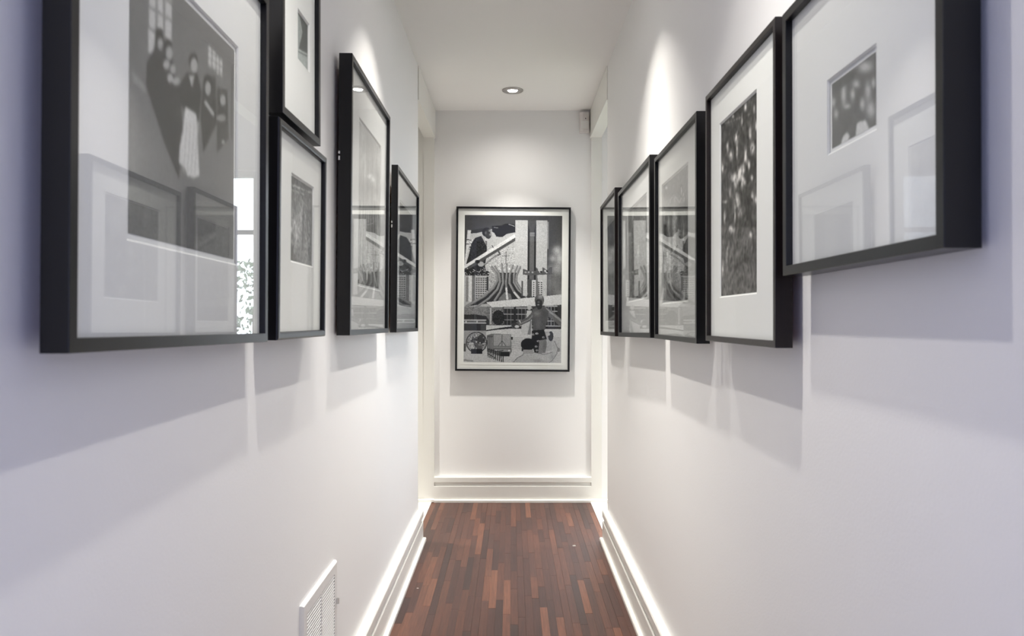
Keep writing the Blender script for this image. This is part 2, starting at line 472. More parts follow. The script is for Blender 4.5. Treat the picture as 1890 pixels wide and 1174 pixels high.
def picture(name, label, side, plane, a0, a1, z0, z1, depth=0.032, face=0.016, rec=0.007, m_frame=M_BLACK, m_mat=M_MAT,
            window=None, ink=None, tone=(1, 1, 1), roll=0, lean=0, yaw=0, round_=0.0010, border=0.003, standoff=0.018, hook=None, matted=True, m_glass=M_GLASS):
    """a0..a1: extent along the wall (Y on the sides, X at the back); plane: position of the frame's front face"""
    W, Hh = abs(a1 - a0), z1 - z0
    c = (a0 + a1) / 2
    off = depth + math.sin(lean) * Hh / 2
    if side == 'L': loc = (plane - off, c, z0)
    elif side == 'R': loc = (plane + off, c, z0)
    else: loc = (c, plane + off, z0)
    root = empty(name, wall_matrix(side, loc, roll, lean, yaw))
    tag(root, label, 'picture', 'framed pictures in the corridor')
    d = depth; b = round_
    prof = [(0, 0), (0, d - b), (b * .3, d - b * .3), (b, d), (face - b, d), (face - b * .3, d - b * .3), (face, d - b), (face, 0)]
    hw = W / 2
    def P(fn): return fn
    # bottom, top, left, right rails with mitred ends
    MB().prism(prof, lambda r, n: (-hw + r, r, n), lambda r, n: (hw - r, r, n)).build('frame_rail', m_frame, root)
    MB().prism(prof, lambda r, n: (-hw + r, Hh - r, n), lambda r, n: (hw - r, Hh - r, n)).build('frame_rail', m_frame, root)
    MB().prism(prof, lambda r, n: (-hw + r, r, n), lambda r, n: (-hw + r, Hh - r, n)).build('frame_rail', m_frame, root)
    MB().prism(prof, lambda r, n: (hw - r, r, n), lambda r, n: (hw - r, Hh - r, n)).build('frame_rail', m_frame, root)
    iw, i0, i1 = hw - face, face, Hh - face
    g1 = d - rec; g0 = g1 - 0.002
    MB().box(-iw, iw, i0, i1, g0, g1).build('glass', m_glass, root)
    if window is None: return root
    wa, wb, wz0, wz1 = window            # extent along wall and height of the print
    if side == 'R': u0, u1 = c - max(wa, wb), c - min(wa, wb)
    else: u0, u1 = min(wa, wb) - c, max(wa, wb) - c
    v0, v1 = wz0 - z0, wz1 - z0
    if matted:
        mt = g0 - 0.0015; mb = mt - 0.003
        k = 0.003; bo = border
        A = [(-iw, i0), (iw, i0), (iw, i1), (-iw, i1)]
        B = [(u0 - bo - k, v0 - bo - k), (u1 + bo + k, v0 - bo - k), (u1 + bo + k, v1 + bo + k), (u0 - bo - k, v1 + bo + k)]
        C = [(u0 - bo, v0 - bo), (u1 + bo, v0 - bo), (u1 + bo, v1 + bo), (u0 - bo, v1 + bo)]
        vs = [(x, y, mt) for x, y in A] + [(x, y, mt) for x, y in B] + [(x, y, mb) for x, y in C]
        fs = []
        for i in range(4):
            j = (i + 1) % 4
            fs += [(i, j, 4 + j, 4 + i), (4 + i, 4 + j, 8 + j, 8 + i)]
        # back of the mat
        vs += [(x, y, mb) for x, y in A]
        for i in range(4):
            j = (i + 1) % 4
            fs += [(12 + i, 8 + i, 8 + j, 12 + j), (12 + i, 12 + j, j, i)]
        MB().add(vs, fs).build('mat', m_mat, root)
        pn = mb - 0.0006
        # print sheet with a pale margin
        MB().box(u0 - bo - .006, u1 + bo + .006, v0 - bo - .006, v1 + bo + .006, pn - 0.0012, pn - 0.0004).build('print_sheet', m_mat, root)
    else:
        pn = g0 - 0.004
        MB().box(u0 - border, u1 + border, v0 - border, v1 + border, pn - 0.0012, pn - 0.0004).build('print_sheet', m_mat, root)
        MB().box(-iw, iw, i0, i1, pn - 0.0035, pn - 0.0016).build('mount_board', m_mat, root)
    if ink is not None:
        print_mesh('print', ink, u1 - u0, v1 - v0, root, (u0 + u1) / 2, v0, pn, tone)
    MB().box(-iw, iw, i0, i1, 0.002, 0.005).build('backing_board', M_BACKING, root)
    # spacer rail on the wall
    MB().box(-hw * .7, hw * .7, Hh * .80, Hh * .80 + 0.03, -standoff, 0.002).build('hanging_cleat', M_BACKING, root)
    if hook is not None:
        sx = -hw if side == 'L' else hw
        MB().box(sx - 0.004, sx + 0.002, hook, hook + 0.012, 0.001, 0.006).box(sx - 0.004, sx + 0.002, hook + .018, hook + 0.026, 0.001, 0.006).build('hanging_wire', M_STEEL, root)
    return root

XFL, XFR = -0.459, 0.468       # front planes of the frames on either side
ML, MR = 0.471, 0.480          # mat planes (distance from the corridor axis)
def sy(px, xm): return xm * FPX / abs(px - CX)

# --- big frame on the left: women gathered in a room, one in a white skirt
def ink_women():
    X, Y = side_coords(230, 230, 'L', ML, 0.919, 1.2745, 1.303, 1.661)
    k = Ink(X, Y, 0.15)
    q = lambda pts: [(x / 3.557 + 220, y / 3.557) for x, y in pts]
    k.a += 0.05 * np.clip((Y + 60) / 400, 0, 1)
    k.poly(q([(-60, -400), (200, -300), (200, 310), (-60, 220)]), 0.17)
    k.poly(q([(200, -420), (345, -330), (345, 290), (190, 350)]), 0.55)
    for t in (0.33, 0.66):
        k.line(q([(200 + 145 * t, -420), (190 + 155 * t, 350)]), 5, 0.25)
    for yy in (-250, -60, 60, 200): k.line(q([(195, yy - 20), (345, yy + 70)]), 6, 0.25)
    k.poly(q([(-80, 300), (90, 420), (300, 900), (420, 1300), (420, 1800), (-80, 1800)]), 0.20)
    k.poly(q([(80, 470), (170, 560), (180, 620), (90, 540)]), 0.30)
    k.poly(q([(245, 200), (285, 210), (300, 280), (350, 330), (365, 480), (400, 560), (430, 900), (400, 1180), (300, 940), (175, 560), (180, 410), (225, 320)]), 0.045)
    k.ell(262 / 3.557 + 220, 215 / 3.557, 8, 11, 0.03); k.ell(320 / 3.557 + 220, 290 / 3.557, 9, 11, 0.04)
    for cx, cy, rx, ry, v in ((270, 285, 5, 11, .34), (330, 345, 6, 12, .4), (312, 420, 6, 8, .42), (355, 450, 5, 8, .42), (338, 510, 5, 8, .45), (378, 530, 7, 7, .4)):
        k.ell(cx / 3.557 + 220, cy / 3.557, rx, ry, v)
    k.poly(q([(445, 470), (520, 470), (548, 600), (530, 780), (440, 740), (400, 660), (395, 560)]), 0.03)
    k.ell(490 / 3.557 + 220, 390 / 3.557, 9, 15, 0.025); k.ell(496 / 3.557 + 220, 420 / 3.557, 6, 13, 0.42)
    k.poly(q([(462, 490), (500, 490), (482, 565)]), 0.45)
    k.poly(q([(560, 490), (640, 490), (650, 800), (560, 1000), (540, 760)]), 0.035)
    k.ell(588 / 3.557 + 220, 520 / 3.557, 8, 12, 0.025); k.ell(590 / 3.557 + 220, 570 / 3.557, 5, 13, 0.4)
    k.line(q([(575, 665), (625, 740)]), 5, 0.45)
    k.poly(q([(650, 560), (720, 580), (730, 900), (650, 1000)]), 0.04)
    k.ell(690 / 3.557 + 220, 645 / 3.557, 5, 10, 0.4); k.ell(680 / 3.557 + 220, 765 / 3.557, 8, 6, 0.3)
    k.ell(693 / 3.557 + 220, 922 / 3.557, 3, 3, 0.5)
    k.poly(q([(440, 700), (475, 720), (512, 745), (520, 860), (535, 1150), (500, 1160), (455, 1150), (440, 1100), (400, 1065), (405, 960), (425, 850)]), 0.72)
    for xx in (430, 455, 480, 505): k.line(q([(xx + 20, 800), (xx, 1130)]), 1.6, 0.5)
    k.poly(q([(592, 290), (640, 330), (640, 450), (592, 425)]), 0.6); k.poly(q([(645, 345), (685, 375), (685, 490), (645, 465)]), 0.6)
    for yy in (340, 385, 430): k.line(q([(590, yy - 20), (688, yy + 45)]), 1.6, 0.15)
    k.line(q([(616, 290), (616, 445)]), 1.5, 0.15); k.line(q([(665, 345), (665, 480)]), 1.5, 0.15)
    k.line(q([(750, 420), (750, 900)]), 2, 0.05)
    k.blur(5).noise(0.05, 1)
    return k
picture('picture_frame', 'large black frame nearest on the left, photograph of women with a white skirt', 'L', XFL, 0.7697, 1.4139, 1.160, 1.812,
        depth=0.030, window=(0.919, 1.2745, 1.303, 1.661), ink=ink_women(), m_mat=M_MATC, roll=-0.012, yaw=0.008, border=0.007, rec=0.008)

# --- upper small frame on the left
def ink_small():
    X, Y = side_coords(40, 48, 'L', ML, sy(549.7, ML), sy(569, ML), 1.775, 1.877)
    k = Ink(X, Y, 0.12)
    k.poly([(549, 20), (556, 35), (560, 60), (553, 90), (549, 95)], 0.4)
    k.poly([(549, 88), (570, 100), (570, 103), (549, 92)], 0.6)
    k.poly([(549, 94), (570, 106), (570, 130), (549, 115)], 0.5)
    return k.blur(1).noise(0.08, 1)
picture('picture_frame', 'small black frame hung high on the left, tiny print in a wide white mat', 'L', XFL, 1.497, 1.794, 1.613, 2.005,
        depth=0.034, window=(sy(549.7, ML), sy(569, ML), 1.775, 1.877), ink=ink_small(), tone=(0.93, 1.0, 0.97), roll=0.0, m_glass=M_GLASS_AR, border=0.002)

# --- lower small frame on the left
def ink_street():
    X, Y = side_coords(70, 74, 'L', ML, sy(535, ML), sy(575, ML), 1.325, 1.505)
    k = Ink(X, Y, 0.2)
    k.poly([(530, 320), (580, 350), (580, 372), (530, 345)], 0.16)
    k.line([(530, 338), (580, 358)], 2, 0.55); k.line([(532, 348), (560, 358)], 1.5, 0.5)
    k.glow(556, 395, 6, 22, 0.55, .8); k.glow(548, 430, 7, 25, 0.6, .8); k.glow(568, 440, 4, 30, 0.5, .7)
    k.glow(540, 400, 4, 14, 0.4, .7); k.poly([(535, 440), (545, 470), (560, 490), (530, 485)], 0.12)
    k.glow(543, 414, 2.5, 6, .8, 1); k.glow(537, 425, 3, 5, .75, 1); k.line([(560, 380), (558, 460)], 3, .1, .7); k.line([(566, 395), (570, 470)], 2, .1, .7)
    return k.noise(0.25, 2).blur(1).noise(0.1, 1)
picture('picture_frame', 'small rounded black frame low on the left, under the high-hung one', 'L', XFL + 0.002, 1.466, 1.841, 1.157, 1.597,
        depth=0.036, window=(sy(535, ML), sy(575, ML), 1.325, 1.505), ink=ink_street(), roll=-0.002, lean=0.008, round_=0.004, m_glass=M_GLASS_HALF, border=0.002)

# --- tall frame on the left
def ink_trees():
    X, Y = side_coords(130, 176, 'L', ML, 2.30, 2.67, 1.308, 1.810)
    k = Ink(X, Y, 0.42)
    for i in range(60):
        x = rng.uniform(660, 706); y = rng.uniform(220, 480)
        k.glow(x, y, rng.uniform(1.5, 4), rng.uniform(6, 26), rng.uniform(0.25, 0.75), .6)
    k.poly([(676, 250), (690, 262), (690, 480), (676, 480)], 0.32, .6)
    for x in (672, 680, 688, 696): k.line([(x, 300), (x + rng.uniform(-2, 2), 520)], 1.5, 0.2, .5)
    k.glow(683, 325, 5, 4, .85, .9); k.glow(690, 330, 4, 5, .85, .9)
    for i in range(16):
        x = rng.uniform(660, 702); k.line([(x, 500), (x + rng.uniform(-9, 9), 370)], 0.9, 0.12, .6)
    k.poly([(655, 480), (670, 500), (685, 505), (706, 492), (706, 540), (655, 540)], 0.09, .8)
    k.line([(663, 495), (676, 525)], 2, .35); k.line([(692, 500), (698, 528)], 2, .4); k.line([(680, 500), (680, 515)], 2.5, .6)
    return k.noise(0.12, 2).blur(1)
picture('picture_frame', 'tall black frame in the middle of the left wall with a pale grey print', 'L', XFL, 2.131, 2.798, 1.150, 1.957,
        depth=0.038, window=(2.30, 2.67, 1.308, 1.810), ink=ink_trees(), roll=-0.006, lean=0.008, border=0.006, hook=0.50, standoff=0.014, m_mat=M_MATC, rec=0.008)

# --- far left frame
def ink_dark(side, xm, ya, yb, za, zb, seed, base):
    X, Y = side_coords(80, 110, side, xm, ya, yb, za, zb)
    k = Ink(X, Y, base)
    r = random.Random(seed)
    for i in range(40):
        k.glow(r.uniform(X.min(), X.max()), r.uniform(Y.min(), Y.max()), r.uniform(.03, .10) * (X.max() - X.min()), r.uniform(.02, .12) * (Y.max() - Y.min()), r.uniform(base * .3, min(.8, base * 3)), .6)
    return k.noise(0.2, 2).blur(1)
ya, yb = 3.12, 3.52
picture('picture_frame', 'black frame farthest along the left wall, dark print beside the doorway', 'L', XFL, 2.988, 3.678, 1.141, 1.813,
        depth=0.026, window=(ya, yb, 1.255, 1.69), ink=ink_dark('L', ML, ya, yb, 1.255, 1.69, 4, 0.05), roll=-0.010, lean=0.008, border=0.004, hook=0.42, standoff=0.022, m_mat=M_MATC)

# --- far right frame
picture('picture_frame', 'dark brown stained frame farthest along the right wall beside the doorway', 'R', XFR, 3.399, 3.962, 1.116, 1.795,
        depth=0.034, m_frame=M_EBONY, window=(3.47, 3.86, 1.19, 1.665), ink=ink_dark('R', MR, 3.47, 3.86, 1.19, 1.665, 9, 0.16), roll=0.010, border=0.004, m_mat=M_MATC, face=0.018)
# --- second right frame
picture('picture_frame', 'black frame on the right, second from the doorway, grey print', 'R', XFR - 0.004, 2.533, 3.237, 1.128, 1.752,
        depth=0.040, window=(2.66, 3.06, 1.275, 1.64), ink=ink_dark('R', MR, 2.66, 3.06, 1.275, 1.64, 21, 0.22), roll=0.018, yaw=0.012, border=0.004, m_mat=M_MATC, face=0.018, rec=0.009)
# --- third right frame
def ink_collage():
    ya, yb = 2.038, 2.383
    X, Y = side_coords(120, 130, 'R', MR, ya, yb, 1.252, 1.622)
    k = Ink(X, Y, 0.16)
    q = lambda x, y: (x / 2.608 + 1195, y / 2.608 + 190)
    k.poly([q(70, 400), q(200, 285), q(200, 470), q(70, 520)], 0.22)
    for s in range(46):
        x, y = q(rng.uniform(75, 198), rng.uniform(460, 950))
        k.glow(x, y, rng.uniform(1, 4), rng.uniform(4, 22), rng.choice([.02, .05, .5, .65]), .75)
    x, y = q(160, 425); k.ell(x, y, 2.5, 12, .08); k.ell(x, y, 1.3, 8, .5)
    x, y = q(88, 408); k.ell(x, y, 2, 2, .7)
    k.line([q(105, 470), q(125, 440), q(150, 480), q(180, 420)], 1.2, .5)
    k.poly([q(90, 720), q(110, 715), q(108, 870), q(90, 870)], .5, .8); k.poly([q(118, 560), q(130, 520), q(135, 700), q(118, 720)], .55, .8)
    k.line([q(90, 860), q(110, 920), q(150, 945)], 1.5, .02); k.line([q(95, 840), q(120, 905), q(160, 930)], 1.0, .6)
    k.poly([q(75, 590), q(88, 580), q(90, 640), q(75, 650)], .03)
    return k.noise(0.25, 1).blur(1)
picture('picture_frame', 'black frame midway on the right wall with a busy grey collage print', 'R', XFR, 1.897, 2.460, 1.1355, 1.7265,
        depth=0.034, window=(2.038, 2.383, 1.252, 1.622), ink=ink_collage(), roll=0.002, border=0.003, face=0.014)
# --- fourth right frame
def ink_crowd():
    ya, yb = 1.4655, 1.7205
    X, Y = side_coords(100, 155, 'R', MR, ya, yb, 1.252, 1.6458)
    k = Ink(X, Y, 0.075)
    k.a *= np.where(Y > 420, 1.45, 0.8)
    q = lambda x, y: (x / 3.558 + 1290, y / 3.558 + 10)
    B = [(240, 870, 10, 30), (205, 990, 10, 22), (185, 930, 7, 25), (245, 950, 4, 40), (345, 935, 12, 30), (330, 830, 7, 35), (300, 990, 8, 40), (320, 1050, 8, 25), (265, 1100, 16, 40),
         (215, 1130, 16, 22), (340, 1130, 8, 14), (285, 1070, 8, 25), (150, 1060, 6, 25), (280, 770, 5, 30), (370, 790, 6, 25), (300, 660, 5, 25), (355, 680, 7, 20), (220, 728, 6, 5), (240, 1140, 12, 26)]
    for x, y, a, b in B:
        cx, cy = q(x, y); k.glow(cx, cy, a / 3.558, b / 3.558, 0.8, .95)
    q2 = lambda x, y: (x / 3.558 + 1290, y / 3.558 + 330)
    B = [(235, 30, 8, 20), (200, 90, 6, 25), (280, 40, 8, 35), (170, 150, 18, 8), (245, 150, 14, 50), (265, 220, 14, 22), (330, 365, 10, 20), (345, 120, 7, 30), (370, 140, 8, 24), (165, 250, 6, 40),
         (205, 330, 14, 22), (180, 500, 5, 50), (150, 600, 4, 50), (230, 250, 5, 60), (290, 20, 8, 20)]
    for x, y, a, b in B:
        cx, cy = q2(x, y); k.glow(cx, cy, a / 3.558, b / 3.558, 0.7, .75)
    k.line([q(140, 785), q(390, 690)], 1.5, 0.3, .6)
    return k.noise(0.38, 3).noise(0.25, 8).blur(1)
picture('picture_frame', 'black frame on the right with a dark crowd photograph in a cream mat', 'R', XFR, 1.329, 1.809, 1.147, 1.737,
        depth=0.031, m_frame=M_EBONY, window=(1.4655, 1.7205, 1.252, 1.6458), ink=ink_crowd(), tone=(1.0, 0.96, 0.93), roll=0.002, m_glass=M_GLASS_AR, border=0.001, face=0.0125)
# --- fifth right frame
def ink_figures():
    X, Y = side_coords(80, 58, 'R', MR, .991, 1.1275, 1.457, 1.554)
    k = Ink(X, Y, 0.13)
    q = lambda x, y: (x / 3.913 + 1430, y / 3.913)
    for x, y, a, b in ((485, 680, 16, 70), (410, 735, 14, 30), (575, 605, 22, 22), (660, 660, 20, 60), (680, 790, 30, 55), (510, 765, 22, 16), (640, 480, 45, 35), (620, 750, 16, 40), (700, 600, 12, 30), (430, 820, 14, 30), (550, 680, 14, 40)):
        cx, cy = q(x, y); k.glow(cx, cy, a / 3.913, b / 3.913, 0.65, .85)
    k.poly([q(460, 1060), q(480, 980), q(510, 955), q(530, 985), q(515, 1010), q(500, 1060)], .72)
    k.poly([q(570, 1000), q(580, 890), q(640, 865), q(665, 920), q(660, 960), q(600, 990)], .72)
    k.poly([q(400, 600), q(560, 500), q(560, 560), q(400, 690)], 0.09, .6)
    return k.blur(2).noise(0.06, 1)
picture('picture_frame', 'large black frame nearest on the right, small print floating in wide white mat', 'R', XFR, 0.810, 1.293, 1.275, 1.727,
        depth=0.041, window=(.991, 1.1275, 1.457, 1.554), ink=ink_figures(), m_mat=M_MATC, roll=0.006, border=0.006, face=0.0165, standoff=0.009, rec=0.008)

# --- the collage poster on the end wall
def ink_poster():
    X, Y = flat_coords(300, 452, 122, 127, 747, 1068)
    k = Ink(X, Y, 0.085)
    # sky, clouds
    k.rect(655, 127, 760, 640, 0.10)
    for x, y, rx, ry, v in ((715, 350, 26, 26, .62), (735, 400, 26, 50, .66), (690, 400, 22, 22, .5), (720, 470, 36, 40, .5), (700, 560, 60, 60, .28), (735, 620, 40, 30, .33), (675, 470, 20, 30, .33)):
        k.glow(x, y, rx, ry, v, .85)
    # pale ground of upper left
    k.poly([(150, 245), (300, 215), (330, 262), (400, 245), (448, 235), (448, 520), (122, 520), (122, 470)], 0.58)
    k.noise(0.22, 1, k.box(265, 330, 447, 520))
    k.poly([(122, 225), (160, 225), (215, 215), (240, 210), (240, 232), (200, 242), (160, 245), (122, 300)], 0.045)
    k.poly([(141, 224), (163, 224), (133, 445), (122, 445)], 0.75); k.rect(135, 280, 152, 288, .1); k.rect(128, 310, 150, 316, .1)
    k.poly([(297, 195), (360, 192), (375, 182), (402, 178), (445, 186), (448, 236), (400, 240), (365, 266), (325, 264), (312, 240), (297, 232)], 0.015)
    k.line([(310, 205), (335, 208)], 4, .3); k.line([(405, 184), (440, 196)], 4, .4)
    # man in a dark suit with a saxophone
    k.poly([(190, 272), (233, 258), (250, 275), (262, 300), (266, 345), (262, 400), (250, 480), (150, 480), (133, 440), (150, 380), (165, 310)], 0.03)
    k.noise(0.5, 2, k.box(150, 280, 262, 440))
    k.ell(263, 236, 30, 30, 0.02); k.ell(274, 248, 22, 30, 0.05); k.glow(286, 226, 9, 8, .42, .9); k.glow(287, 252, 8, 6, .38, .9); k.glow(257, 240, 5, 9, .26, .8); k.glow(290, 240, 4, 6, .5, .8); k.rect(272, 236, 286, 240, .02); k.poly([(290, 226), (302, 250), (298, 272), (284, 278), (292, 262), (292, 245)], .58, .6)
    k.poly([(228, 258), (240, 258), (262, 295), (260, 320), (250, 300)], .5); k.poly([(255, 290), (266, 290), (264, 322), (258, 318)], .15)
    k.line([(388, 358), (388, 455)], 4, 0.08); k.line([(362, 387), (412, 386)], 3, 0.12)
    k.poly([(122, 450), (445, 244), (447, 268), (122, 471)], 0.82); k.poly([(122, 471), (447, 268), (447, 290), (122, 492)], 0.10)
    k.line([(340, 355), (350, 375), (300, 405), (255, 440), (215, 470)], 10, 0.12); k.line([(335, 385), (250, 440)], 4, 0.5); k.line([(298, 320), (306, 334)], 5, .04)
    k.poly([(124, 480), (180, 462), (255, 455), (262, 480), (285, 490), (280, 515), (130, 515)], 0.03); k.ell(228, 440, 20, 16, .45); k.ell(205, 425, 16, 12, .02)
    for i in range(34):
        x, y = rng.uniform(130, 280), rng.uniform(462, 512)
        k.line([(x, y), (x + rng.uniform(-14, 14), y + rng.uniform(-8, 8))], 3, rng.choice([.03, .5, .7]))
    # buildings on the left
    k.rect(122, 515, 282, 715, 0.52); k.rect(150, 515, 172, 682, .75); k.rect(172, 515, 192, 690, .22); k.rect(134, 525, 148, 680, .3)
    k.rect(192, 515, 265, 690, .55); k.grid(192, 520, 265, 690, 5, 12, .35, .4, .12); k.rect(265, 520, 278, 610, .05)
    k.rect(282, 500, 447, 715, 0.45); k.noise(0.25, 1, k.box(282, 440, 447, 715))
    # twin towers
    k.rect(447, 158, 526, 662, 0.62); k.rect(580, 158, 652, 662, 0.60); k.rect(652, 165, 660, 340, .35)
    k.rect(526, 160, 580, 662, 0.03); k.poly([(526, 160), (580, 160), (566, 235), (540, 235)], .10); k.rect(540, 235, 568, 540, 0.17); k.grid(538, 232, 570, 258, 6, 3, .45, .45, .5)
    # ribbed concrete crown
    k.poly([(328, 494), (462, 494), (462, 545), (485, 600), (545, 648), (430, 668), (140, 712), (250, 650), (318, 580), (334, 540)], 0.045)
    k.poly([(345, 660), (380, 620), (420, 630), (430, 668), (340, 690)], .22)
    R = [([(300, 460), (330, 505), (334, 545), (310, 590), (250, 645), (140, 710)], 16), ([(318, 455), (345, 500), (352, 550), (335, 600), (280, 660), (205, 712)], 14),
         ([(362, 440), (368, 500), (372, 560), (352, 620), (318, 672)], 14), ([(392, 440), (394, 500), (390, 560), (400, 665)], 12),
         ([(432, 450), (414, 505), (412, 560), (438, 610), (478, 656)], 14), ([(462, 452), (440, 505), (440, 555), (470, 605), (520, 645)], 13), ([(480, 458), (458, 510), (456, 555), (490, 605), (548, 640)], 14)]
    for pts, wd in R:
        k.line(pts, wd, 0.25); k.line([(x - 3, y) for x, y in pts], wd * .4, 0.36)
    k.poly([(386, 590), (396, 590), (406, 665), (392, 665)], .75); k.poly([(436, 620), (446, 615), (482, 655), (468, 660)], .7)
    # sign on a post and small buildings
    k.rect(488, 545, 527, 642, .62); k.rect(488, 545, 500, 642, .12); k.rect(530, 535, 556, 645, .10); k.rect(556, 540, 622, 645, .68); k.grid(556, 545, 622, 645, 4, 8, .45, .5, .06)
    k.poly([(498, 468), (540, 482), (580, 480), (580, 458), (592, 466), (600, 482), (622, 480), (622, 456), (640, 466), (655, 478), (668, 456), (686, 455), (686, 502), (540, 510), (498, 505)], .13)
    for x in (515, 535, 560): k.ell(x, 490, 7, 5, .4)
    for x, y in ((608, 486), (640, 480), (600, 474), (650, 488)): k.ell(x, y, 6, 7, .62)
    k.ell(613, 487, 5, 6, .02); k.ell(653, 484, 5, 6, .02)
    k.poly([(580, 508), (590, 508), (606, 645), (582, 645)], .2)
    # white slab and glazed building
    k.rect(122, 712, 747, 835, 0.06); k.rect(265, 715, 370, 830, .22); k.rect(122, 712, 270, 770, .28); k.noise(.2, 1, k.box(122, 712, 300, 770))
    k.grid(375, 720, 560, 830, 8, 3, .12, .14, .035); k.put(k.box(375, 715, 560, 832) & (k.a > .05), .35); k.grid(640, 705, 720, 830, 4, 4, .12, .14, .035); k.put(k.box(640, 700, 720, 832) & (k.a > .05), .45)
    k.rect(440, 715, 455, 830, .03)
    k.ell(342, 782, 40, 48, 0.03); k.noise(.6, 1, k.box(300, 730, 385, 830)); k.rect(288, 718, 298, 825, .5)
    k.poly([(265, 684), (747, 630), (747, 696), (560, 706), (300, 716)], 0.74)
    k.poly([(122, 765), (200, 762), (265, 775), (285, 800), (285, 832), (122, 832)], .05)
    k.rect(122, 796, 265, 803, .65); k.rect(122, 803, 262, 815, .18); k.rect(132, 805, 140, 815, .7); k.rect(202, 805, 210, 815, .7); k.rect(122, 815, 265, 821, .6)
    k.rect(122, 828, 262, 866, .05); k.rect(230, 828, 258, 866, .10)
    # ground
    k.rect(122, 866, 747, 1070, 0.60); k.rect(265, 832, 747, 905, .68); k.poly([(265, 862), (380, 843), (440, 836), (747, 836), (747, 852), (430, 851), (330, 860), (265, 870)], .03)
    for y in range(930, 1050, 14): k.line([(430, y), (520, y + 10)], 3, .4, .7)
    k.rect(122, 866, 265, 1000, .42); k.poly([(122, 975), (747, 1000), (747, 1070), (122, 1070)], .66); k.line([(122, 1055), (180, 1060)], 10, .35)
    # round machine
    k.ell(204, 942, 68, 68, .04); k.ell(204, 942, 62, 62, .36); k.noise(.5, 1, (((X - 204) / 60) ** 2 + ((Y - 942) / 60) ** 2) < 1)
    k.rect(175, 905, 240, 985, .16); k.rect(168, 940, 186, 985, .6); k.ell(235, 920, 24, 30, .08); k.line([(138, 942), (268, 942)], 4, .06)
    for i in range(26):
        x, y = rng.uniform(160, 250), rng.uniform(900, 985); k.rect(x, y, x + 8, y + 9, rng.choice([.03, .3, .6]))
    k.rect(168, 983, 242, 1014, .03); k.rect(122, 950, 136, 1000, .08)
    # bus and railing
    k.poly([(270, 895), (300, 885), (425, 888), (430, 1000), (415, 1028), (360, 1030), (272, 1000)], .20); k.rect(274, 900, 306, 985, .12); k.grid(274, 900, 306, 985, 3, 1, .3, .1, .3)
    k.rect(314, 890, 423, 962, .42); k.line([(368, 890), (368, 962)], 3, .12); k.line([(345, 962), (368, 930), (392, 962)], 3, .04); k.rect(310, 966, 428, 978, .3); k.rect(330, 985, 425, 1000, .35)
    k.rect(355, 1000, 415, 1030, .03); k.ell(327, 992, 6, 5, .8); k.ell(413, 992, 6, 5, .8); k.rect(427, 905, 436, 922, .03)
    for i in range(9):
        x = 278 + i * 12; k.line([(x, 980 + i * 3), (x + 2, 1035 + i * 4)], 6, .03)
    k.line([(275, 985), (335, 1000), (375, 992)], 5, .05); k.line([(275, 1010), (330, 1045)], 5, .05)
    # pale statue
    k.ell(541, 714, 13, 17, .55); k.poly([(525, 735), (556, 735), (560, 890), (488, 890), (494, 815), (520, 790)], .6); k.poly([(548, 800), (556, 800), (550, 890), (530, 890)], .25)
    # bare-chested man with spread arms, black shorts
    k.line([(580, 742), (538, 790), (470, 822), (440, 832)], 30, .14); k.line([(577, 750), (540, 792), (480, 822)], 8, .28); k.ell(450, 830, 20, 17, .06); k.ell(462, 838, 14, 9, .6); k.line([(478, 800), (484, 812)], 7, .7)
    k.line([(640, 730), (690, 765), (747, 815)], 40, .18); k.line([(650, 725), (700, 762), (747, 800)], 12, .34)
    k.poly([(560, 728), (590, 712), (630, 708), (668, 740), (660, 790), (640, 860), (565, 862), (562, 800)], .13); k.glow(590, 755, 22, 16, .28, .8); k.glow(636, 755, 16, 18, .10, .7); k.glow(600, 815, 16, 30, .22, .6)
    k.rect(560, 790, 563, 860, .02)
    k.ell(605, 668, 30, 38, .12); k.ell(602, 690, 23, 30, .04); k.glow(612, 645, 16, 14, .42, .9); k.glow(600, 680, 7, 5, .25, .8); k.glow(598, 697, 6, 4, .45, .9); k.glow(628, 690, 5, 16, .25, .6)
    k.poly([(590, 712), (626, 706), (616, 725), (596, 728)], .04)
    k.poly([(558, 862), (636, 856), (658, 916), (630, 925), (605, 1008), (578, 1008), (556, 940)], .025)
    for x, y, rx in ((566, 888, 9), (590, 882, 10), (600, 930, 10), (586, 965, 9), (592, 990, 8), (632, 905, 8)): k.ell(x, y, rx, 6, rng.choice([.6, .4])); k.ell(x + 2, y + 1, 4, 2, .03)
    k.poly([(608, 925), (652, 918), (655, 960), (645, 1005), (600, 1010)], .30); k.glow(640, 960, 14, 40, .16, .7)
    k.poly([(640, 868), (668, 870), (700, 930), (712, 990), (655, 990), (660, 930)], .5); k.ell(680, 898, 17, 32, .05); k.ell(662, 885, 14, 10, .55)
    k.poly([(440, 1070), (465, 1040), (500, 1020), (520, 995), (560, 1000), (640, 1015), (690, 1000), (685, 935), (705, 930), (725, 975), (720, 1010), (690, 1055), (670, 1070)], .55)
    k.line([(440, 1068), (465, 1040), (500, 1020), (520, 995)], 4, .2); k.line([(670, 1068), (690, 1055), (720, 1010), (725, 975), (705, 930)], 4, .2); k.line([(560, 1000), (640, 1015), (690, 1000)], 4, .25)
    k.glow(640, 1040, 40, 18, .68, .7); k.glow(600, 1055, 30, 10, .36, .6); k.glow(690, 1030, 14, 20, .38, .7); k.ell(731, 985, 9, 14, .3)
    k.ell(534, 952, 46, 40, .02); k.ell(500, 985, 8, 12, .05); k.poly([(505, 985), (565, 985), (570, 1010), (500, 1010)], .42)
    k.a = 0.80 * np.clip(k.a, 0, 1) ** 1.12
    k.noise(0.10, 1)
    return k
PY = YB - 0.040
PS = FPX / PY
px = lambda x: (x - CX) / PS
pz = lambda y: CAMZ + (CY - y) / PS
